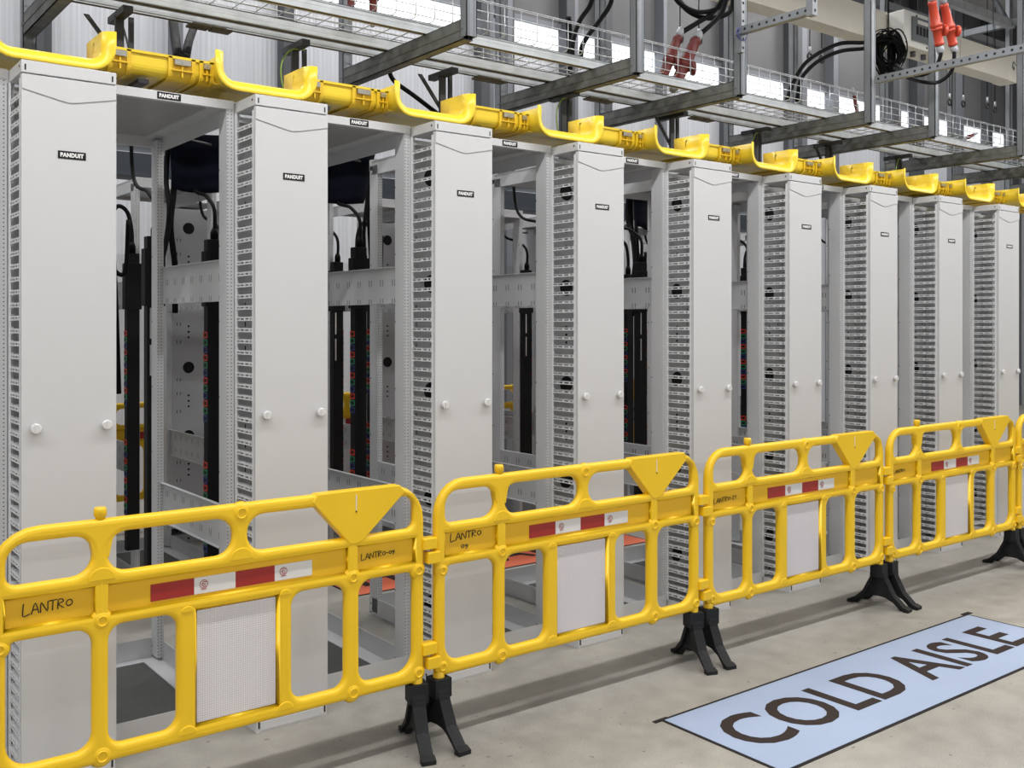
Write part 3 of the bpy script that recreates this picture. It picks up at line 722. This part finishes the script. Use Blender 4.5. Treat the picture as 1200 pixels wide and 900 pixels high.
for i in range(-1, nsp):
    xr = SR0 + SP * i
    o = bpy.data.objects.new('spillout', sp_me); C.objects.link(o); o.parent = duct; o.location = (xr, 0, 0)
    s = o.modifiers.new('s', 'SOLIDIFY'); s.thickness = .005
    strip(MB(), u_profile(False), xr - .393, xr - .045).obj('open_section', M['duct'], duct)
    a, b = xr - .045, xr + SP - .393
    m = MB(); strip(m, u_profile(), a, b)
    m.box(a, b, 3.956, 3.968, 2.655, 2.665).box(a, b, 4.268, 4.280, 2.655, 2.665)
    m.obj('channel_section', M['duct'], duct)
    for cx, wd in ((xr + .050, .06), (xr + .290, .085), (xr + .390, .035)):
        if i < 0 and cx < .2: pass
        k = MB(); pf = [(p[0] + (-.009 if p[0] < 4.1 else .009), p[1] - .009 * (1 if p[1] < 2.605 else 0)) for p in u_profile()]
        strip(k, pf, cx - wd / 2 - .012, cx - wd / 2 + .004, .006); strip(k, pf, cx + wd / 2 - .004, cx + wd / 2 + .012, .006)
        strip(k, [(p[0] * 1, p[1] - .004 * (1 if p[1] < 2.605 else 0)) for p in u_profile()], cx - wd / 2, cx + wd / 2, -.002)
        k.box(cx - wd / 2, cx + wd / 2, 3.948, 3.965, 2.606, 2.611); k.box(cx - .003, cx + .003, 3.952, 3.965, 2.582, 2.630)
        c = k.obj('coupler', M['duct_dark'], duct)
        MB().box(cx - wd * .38, cx + wd * .38, 3.946, 3.958, 2.630, 2.651).disc((cx, 3.946, 2.640), .004, 'y', .002, 8).obj('latch', M['latch'], c)
# black brackets that carry the duct
for i, px in enumerate([1.19, 1.98, 2.80, 3.62, 4.5, 5.3, 6.1, 7.0]):
    t = empty('duct_bracket', (px + .03, 4.3, 0), 'black steel bracket hanging the yellow duct from the cable tray, %s from the left' % ORD[i], 'bracket', 'black brackets over the yellow duct')
    MB().box(0, .035, -.015, .0, 2.60, 2.885).box(.055, .075, -.015, .0, 2.60, 2.885).obj('hanger_strip', M['bracket'], t)
    MB().box(0, .04, -.12, .10, 2.872, 2.90).obj('top_arm', M['bracket'], t)
    MB().box(0, .04, -.32, .0, 2.545, 2.562).obj('lower_arm', M['bracket'], t)
    if i % 2 == 0: MB().prism([(-.12, 2.87), (-.10, 2.87), (.10, 2.62), (.08, 2.62)], 'y', .0, .012).obj('diagonal_strip', M['bracket'], t)
    else: MB().tube(bez([(.06, -.02, 2.88), (-.02, -.04, 2.86), (-.07, -.05, 2.78), (-.06, -.05, 2.68), (-.02, -.05, 2.60)]), .004, 6).obj('earth_wire', M['green'], t)

# ------------------------------------------------------------------ overhead wire tray, its rails and the trapeze hangers
tray = empty('cable_tray', (0, 0, 0), 'long galvanised wire mesh cable tray hung above the front rack row', 'cable tray')
ZA = 2.985                                      # top of the hanger arms
TX0, TX1 = -1.6, 13.5
for y0, wdt, hh in ((4.02, .03, .052), (4.38, .035, .052), (4.53, .028, .036)):
    r = MB().box(TX0, TX1, y0, y0 + .004, ZA, ZA + hh).box(TX0, TX1, y0, y0 + wdt, ZA + hh - .003, ZA + hh).box(TX0, TX1, y0 - .001, y0, ZA + hh * .45, ZA + hh * .5).obj('tray_rail', M['galv'], tray)
    MB().box(TX0, TX1, y0 + .004, y0 + wdt, ZA + .0, ZA + .003).obj('rail_edge', M['brown_steel'], r)  # lower face of the rail, browner and darker than its front
m = MB(); wr = .0026; zf, zt = ZA + .056, 3.195; yf, yb = 3.985, 4.60
for z in (zf + .012, zf + .055, zf + .10, zt - .008): 
    m.tube([(TX0, yf, z), (TX1, yf, z)], wr, 4); m.tube([(TX0, yb, z), (TX1, yb, z)], wr, 4)
m.tube([(TX0, yf, zt + .0), (TX1, yf, zt + .0)], wr, 4)
for k in range(1, 8): m.tube([(TX0, yf + (yb - yf) * k / 8, zf), (TX1, yf + (yb - yf) * k / 8, zf)], wr, 4)
x = TX0 + .02
while x < TX1:
    m.tube([(x, yf, zt), (x, yf, zf + .015), (x, yf + .015, zf), (x, yb - .015, zf), (x, yb, zf + .015), (x, yb, zt)], wr, 4); x += .1045
m.obj('mesh_basket', M['wire'], tray)
for k, px in enumerate((1.61, 3.22, 4.05, 4.98, 6.4)):
    MB().box(px, px + .095, 4.50, 4.56, 2.966, 2.976).box(px + .105, px + .20, 4.50, 4.56, 2.966, 2.976).box(px + .02, px + .18, 4.52, 4.55, 2.976, 2.988).obj('splice_plate', M['brown_steel'], tray)

hx = [1.01, 2.600, 3.665, 4.483, 5.765, 6.535, 7.80, 8.9, 10.0]
hl = ['at the far left, only its arm in view', 'over the second and third cabinet doors, nearest whole one', 'over the fourth cabinet door', 'over the fifth cabinet door, with a holed strap', 'over the seventh door, holding a cross strut', 'behind the hanging red plugs', 'at the right edge of the picture', 'beyond the last cabinet, nearer one', 'beyond the last cabinet, farther one']
for i, x in enumerate(hx):
    t = empty('trapeze_hanger', (x, 3.68, 2.9), 'grey steel trapeze hanger ' + hl[i], 'hanger', 'trapeze hangers carrying the wire tray')
    top = ZC - 2.9
    def channel(m, x0, x1, y0, y1, z0, z1): # C channel standing
        return m.box(x0, x0 + .004, y0, y1, z0, z1).box(x0, x1, y0, y0 + .004, z0, z1).box(x1 - .004, x1, y0, y1, z0, z1).box(x0, x0 + .014, y1 - .003, y1, z0, z1).box(x1 - .014, x1, y1 - .003, y1, z0, z1).box(x0 + .012, x0 + .015, y0 - .002, y0, z0, z1).box(x1 - .015, x1 - .012, y0 - .002, y0, z0, z1)
    channel(MB(), -.028, .028, 0, .05, 0, top).obj('front_post', M['strut'], t)
    channel(MB(), -.028, .028, 1.17, 1.22, -.15, top).obj('rear_post', M['strut'], t)
    y1 = 1.2
    MB().box(-.026, .026, .03, y1, -.012, -.008).box(-.026, -.022, .03, y1, -.012, .083).box(.022, .026, .03, y1, -.012, .083).box(-.026, .026, .03, y1, .079, .083).box(-.0285, -.026, .03, y1, .032, .040).obj('arm', M['arm'], t)
def holed_strut(name, parent, p0, p1, w_=.042, pitch=.05, mat_='strut'):
    p0, p1 = Vector(p0), Vector(p1); d = (p1 - p0); L = d.length; m = MB()
    m.box(0, L, -.02, .02, -w_ / 2, w_ / 2)
    k = pitch / 2
    while k < L: m.disc((k, -.02, 0), .008, 'y', .001, 10, 1); m.disc((k, .0205, 0), .008, 'y', .001, 10, 1); k += pitch
    o = m.obj(name, [M[mat_], M['matt_black']], parent)
    o.location = p0; o.rotation_euler = d.to_track_quat('X', 'Z').to_euler(); return o
t = empty('cross_strut', (4.47, 3.68, 3.24), 'grey holed strut running forward from the fifth hanger, with a short upright at its end', 'strut', 'holed struts on the hangers')
holed_strut('strut_bar', t, (-.05, 0, 0), (-.05, -.50, 0)); holed_strut('upright', t, (-.05, -.50, -.03), (-.05, -.50, 1.2)); holed_strut('post_strap', t, (-.045, -.024, -.12), (-.045, -.024, 1.1), .03)
MB().torus((-.05, -.03, -.01), .034, .003, 'y', 18, 6).torus((-.05, -.045, -.02), .036, .003, 'y', 18, 6).obj('blue_tie', mat('blue tie', (.06, .07, .22), .5), t)
t = empty('cross_strut', (5.77, 3.66, 3.17), 'long grey holed strut running forward from the seventh door hanger to the right edge', 'strut', 'holed struts on the hangers')
holed_strut('strut_bar', t, (0, 0, 0), (.0, -1.5, 0), .045)
# high cross beams at top right
t = empty('roof_strut', (8.8, 4.8, 4.55), 'grey strut beam high at the top right corner', 'strut')
MB().box(-2.5, 1.1, -.03, .03, -.04, .04).obj('beam', M['galv'], t)
MB().box(1.04, 1.10, -1.2, 1.0, -.02, .04).obj('cross_beam', M['strut'], t)
MB().prism([(-.1, .75), (-.02, .75), (1.1, -.02), (1.02, -.02)], 'y', -.02, .02).obj('diagonal_brace', M['column2'], t)
t = empty('roof_strut', (10.2, 6.0, 4.4), 'dark lattice beam behind the grey strut at the top right corner', 'strut')
MB().box(-3.5, 3.0, -.03, .03, .55, .63).box(-3.5, 3.0, -.03, .03, .20, .24).obj('beam', M['column'], t)

# ------------------------------------------------------------------ cream trunking with its switch box
t = empty('trunking', (5.0, 4.6, 3.9), 'long cream cable trunking hung behind the wire tray', 'trunking')
MB().box(-3.4, 4.46, 0, .16, 0, .25).obj('trunk_body', M['trunk'], t, .003)
MB().box(4.44, 4.60, -.003, .163, -.006, .256).obj('end_cover', M['trunk'], t, .002)
for x in (-1.2, .55, 2.6, 3.55): MB().box(x, x + .004, -.001, 0, .01, .24).obj('joint', M['column2'], t)
MB().tube(bez([(4.49, -.006, .12), (4.51, -.006, .18), (4.56, -.006, .15)], 3), .004, 5).disc((4.52, -.003, .12), .02, 'y', .002, 12).obj('knockout', M['column2'], t)
for x in (-.5, 1.5, 3.0, 4.3): MB().tube([(x, .08, .25), (x, .08, ZC - 3.9)], .005, 6).obj('drop_rod', M['column'], t)
t = empty('switch_box', (7.39, 4.44, 3.85), 'cream switch box with a clear cover standing on the trunking', 'switch box')
MB().box(0, .52, 0, .155, 0, .285).obj('box_body', M['box'], t, .006)
c = MB().box(.10, .46, -.022, 0, .05, .245).obj('clear_cover', M['clear'], t, .006)
m = MB()
for k in range(6): m.box(.14 + .05 * k, .175 + .05 * k, -.024, -.020, .10, .17)
m.obj('breaker', M['black'], c); MB().box(.16, .42, -.0245, -.020, .19, .22).obj('label_strip', M['tape'], c)
m = MB()
for k in range(4): m.disc((.025 + .155 * k, -.0, .262 if k % 2 else .025), .010, 'y', .002, 10)
m.obj('screw', M['black'], t)
m = MB()
for x in (.1, .26, .42): m.tube([(x, .08, .0), (x, .08, -.04)], .022, 10)
m.obj('cable_gland', M['column'], t)

# ------------------------------------------------------------------ red plugs and hanging cables
def plug(loc, direction, L, label, big=True, cap=True, cat='plug', mt='plug'):
    """industrial plug pair: origin at the top end, running along direction"""
    d = Vector(direction).normalized(); t = empty('power_plug', loc, label, cat, 'red industrial plugs')
    m = MB(); r = .044 * L / .42
    m.lathe((0, 0, 0), d * L, [(0, r * .75), (.04, r * .95), (.08, r * .95), (.09, r * .85), (.30, r * 1.0), (.50, r * 1.12), (.52, r * 1.3), (.57, r * 1.3), (.575, r * 1.15), (.61, r * 1.15), (.615, r * 1.28), (.64, r * 1.28), (.65, r * 1.0), (.93, r * .92), (.94, r * 1.0), (1, r * 1.0)], 20)
    m.obj('housing', M[mt], t)
    MB().lathe(d * -.06, (0, 0, 0), [(0, r * .5), (.4, r * .8), (1, r * .8)], 12).lathe(d * L, d * (L + .06), [(0, r * .85), (.6, r * .8), (1, r * .5)], 12).obj('cable_gland', M['grey_pl'], t)
    if cap:
        side = Vector((.7928, -.6095, 0)); c = d * (L * .66) + side * (r * 1.7)
        MB().lathe(c - side * .014 + Vector((0, 0, 0)), c + side * .014, [(0, r * 1.2), (.7, r * 1.25), (1, r * 1.0)], 18).lathe(c - side * r * .9, c, [(0, r * .3), (1, r * .3)], 8).obj('flap_lid', M[mt], t)
    return t
def P(x, y, Y):                                 # pixel -> point on the plane at depth Y
    l = (x - 600) / 1170; v = (380 - y) / 1170
    a = l * fy + fx; b = -l * fx + fy; k = Y / b
    return (a * k, Y, H + v * k)
def cable(pts, r, label, name='power_cable', group=None, mt='cable', n=8):
    o = MB().tube(bez(pts, 8), r, n).obj(name, M[mt]); return tag(o, label, 'cable', group)
pa, pb = Vector(P(1092, 1, 3.52)), Vector(P(1101, 53, 3.53))
plug(pa, pb - pa, (pb - pa).length, 'bright red plug pair hanging top right, the left one of two')
qa, qb = Vector(P(1106, 4, 3.50)), Vector(P(1117, 53, 3.51))
plug(qa, qb - qa, (qb - qa).length, 'bright red plug pair hanging top right, the right one of two')
ra, rb = Vector(P(795, 43, 4.3)), Vector(P(777, 90, 4.3))
plug(ra, rb - ra, (rb - ra).length, 'dark red plug resting in the wire tray at top centre, the left one of two', mt='plug_dark')
sa, sb = Vector(P(816, 46, 4.25)), Vector(P(792, 98, 4.25))
plug(sa, sb - sa, (sb - sa).length, 'dark red plug resting in the wire tray at top centre, the right one of two', mt='plug_dark')
for (x, lab) in ((411, 'left'), (437, 'right')):
    a, b = Vector(P(x + 2, -30, 4.3)), Vector(P(x, 12 + (x - 411) * .2, 4.3))
    plug(a, b - a, (b - a).length, 'dark red plug tip at the top edge above the third door, %s one' % lab, cap=False, mt='plug_dark')
a, b = Vector(P(1001, 112, 4.3)), Vector(P(1004, 128, 4.3)); plug(a, b - a, .13, 'small red plug seen through the mesh behind the tall hanger', cap=False, mt='plug_dark')
a, b = Vector(P(1141, 158, 4.3)), Vector(P(1130, 163, 4.3)); plug(a, b - a, .14, 'small red plug lying in the tray near the right end', cap=False, mt='plug_dark')

cable([P(1102, 56, 3.53), P(1102, 66, 3.53), P(1095, 80, 3.56), P(1080, 88, 3.62), P(1064, 86, 3.9), P(1050, 76, 4.3)], .013, 'thick black cable curving from the left bright red plug')
cable([P(1118, 57, 3.51), P(1118, 70, 3.51), P(1114, 85, 3.54), P(1100, 96, 3.60), P(1082, 96, 3.64), P(1062, 90, 3.95), P(1048, 80, 4.3)], .013, 'thick black cable curving from the right bright red plug')
cable([P(799, 38, 4.3), P(815, 28, 4.3), P(835, 15, 4.3), P(848, -5, 4.3), P(852, -25, 4.3)], .016, 'black cable rising from the left dark red plug')
cable([P(818, 42, 4.25), P(832, 30, 4.25), P(846, 14, 4.25), P(852, -8, 4.25), P(852, -30, 4.25)], .016, 'black cable rising from the right dark red plug')
cable([P(785, -12, 4.3), P(798, 5, 4.3), P(818, 14, 4.3), P(840, 10, 4.3), P(855, -5, 4.3), P(858, -25, 4.3)], .015, 'upper black cable sagging in a loop at top centre')
cable([P(790, -6, 4.35), P(806, 12, 4.35), P(826, 21, 4.35), P(848, 18, 4.35), P(858, 8, 4.35), P(860, -22, 4.35)], .017, 'lower black cable sagging in a loop at top centre')
for k, (x, dx) in enumerate(((697, -26), (720, -40))):
    cable([P(x, -20, 4.5), P(x - 5, 5, 4.5), P(x - 18, 25, 4.5), P(x + dx + (4 if k else 0), 50, 4.4), P(x + dx, 72, 4.35)], .015, 'black cable dropping into the wire tray at top centre, %s one' % ('right' if k else 'left'))
for k in (0, 1):
    cable([P(1012, 50 + 7 * k, 4.5), P(985, 51 + 9 * k, 4.5), P(960, 62 + 9 * k, 4.45), P(942 + 2 * k, 76 + 9 * k, 4.4), P(929 + 8 * k, 98, 4.35), P(922 + 12 * k, 118, 4.3)], .015, 'black cable arching into the tray right of the holed strut, %s one' % ('lower' if k else 'upper'))
cable([P(143, -5, 4.7), P(145, 12, 4.7), P(143, 25, 4.7), P(148, 45, 4.6), P(152, 60, 4.4)], .005, 'thin black wire dropping to the yellow duct at far left', n=6)
cable([P(455, 80, 4.5), P(462, 95, 4.5), P(485, 112, 4.45), P(515, 135, 4.4)], .012, 'black strap cable running down behind the third spillout')
cable([P(666, 20, 5.2), P(668, 60, 5.2), P(666, 120, 5.2), P(668, 165, 5.2)], .022, 'thick black vertical cable behind the fourth spillout')
cable([P(203, 25, 4.8), P(206, 50, 4.6), P(209, 70, 4.3)], .022, 'short black cable drop above the first open rack, left one')
cable([P(227, 32, 4.8), P(221, 50, 4.6), P(217, 70, 4.3)], .020, 'short black cable drop above the first open rack, right one')
# thin support wires with clamps
for i, (x, y0, y1) in enumerate(((1113, 90, 116), (1129, 85, 118), (1157, 92, 120), (1166, 97, 125), (949, -5, 62), (963, 20, 65), (797, -5, 40), (819, -5, 42))):
    t = empty('wire_hanger', P(x, y0, 4.86), 'thin support wire with a ring clamp, %s of those hanging behind the tray' % (ORD[i]), 'wire hanger', 'support wires with ring clamps')
    b = Vector(P(x, y1, 4.86)) - Vector(P(x, y0, 4.86))
    MB().tube([(0, 0, ZC - t.location.z), b], .004, 5).obj('wire', M['cable'], t)
    MB().torus(b + Vector((0, 0, -.03)), .028, .009, 'y', 16, 6).obj('ring_clamp', M['bracket'], t)
    MB().tube([b + Vector((0, 0, -.005)), b + Vector((0, 0, .05))], .011, 8).obj('ferrule', M['wire'], t)
# coil of thin black cable
m = MB(); rnd = random.Random(3); c = Vector(P(1041, 62, 4.45))
sd = Vector((fy, -fx, 0))
for k in range(46):
    a_, b_ = .095 + rnd.uniform(-.055, .03), .150 + rnd.uniform(-.075, .04); off = rnd.uniform(-.05, .05); ph = rnd.uniform(-.35, .35)
    pts = []
    for j in range(26):
        an = 2 * PI * j / 26
        q = sd * (a_ * math.cos(an) + ph * .1) + Vector((0, 0, 1)) * (b_ * math.sin(an + ph)) + Vector((fx, fy, 0)) * (off + .015 * math.sin(3 * an))
        pts.append(c + q)
    m.tube(pts, .0055, 5, close=True)
m.tube([c + Vector((0, 0, .12)), Vector((c.x, c.y, ZC))], .006, 5)
tag(m.obj('cable_coil', M['cable']), 'coiled bundle of thin black cable hanging beside the cream switch box', 'cable coil')

# move the anchors of the long overhead things to their own base
for o in list(C.objects):
    if o.parent is None and o.type == 'EMPTY' and o.name.split('.')[0] in ('fiber_duct', 'cable_tray', 'duct_bracket'):
        bb = [c.location + Vector(q) for c in o.children for q in c.bound_box]
        d = Vector((min(q.x for q in bb), min(q.y for q in bb), min(q.z for q in bb)))
        o.location = o.location + d
        for c in o.children: c.location = c.location - d
# ------------------------------------------------------------------ view
sc = bpy.context.scene
sc.view_settings.view_transform = 'Standard'; sc.view_settings.look = 'None'; sc.view_settings.gamma = 1; sc.view_settings.exposure = -0.80
sc.view_settings.use_curve_mapping = False
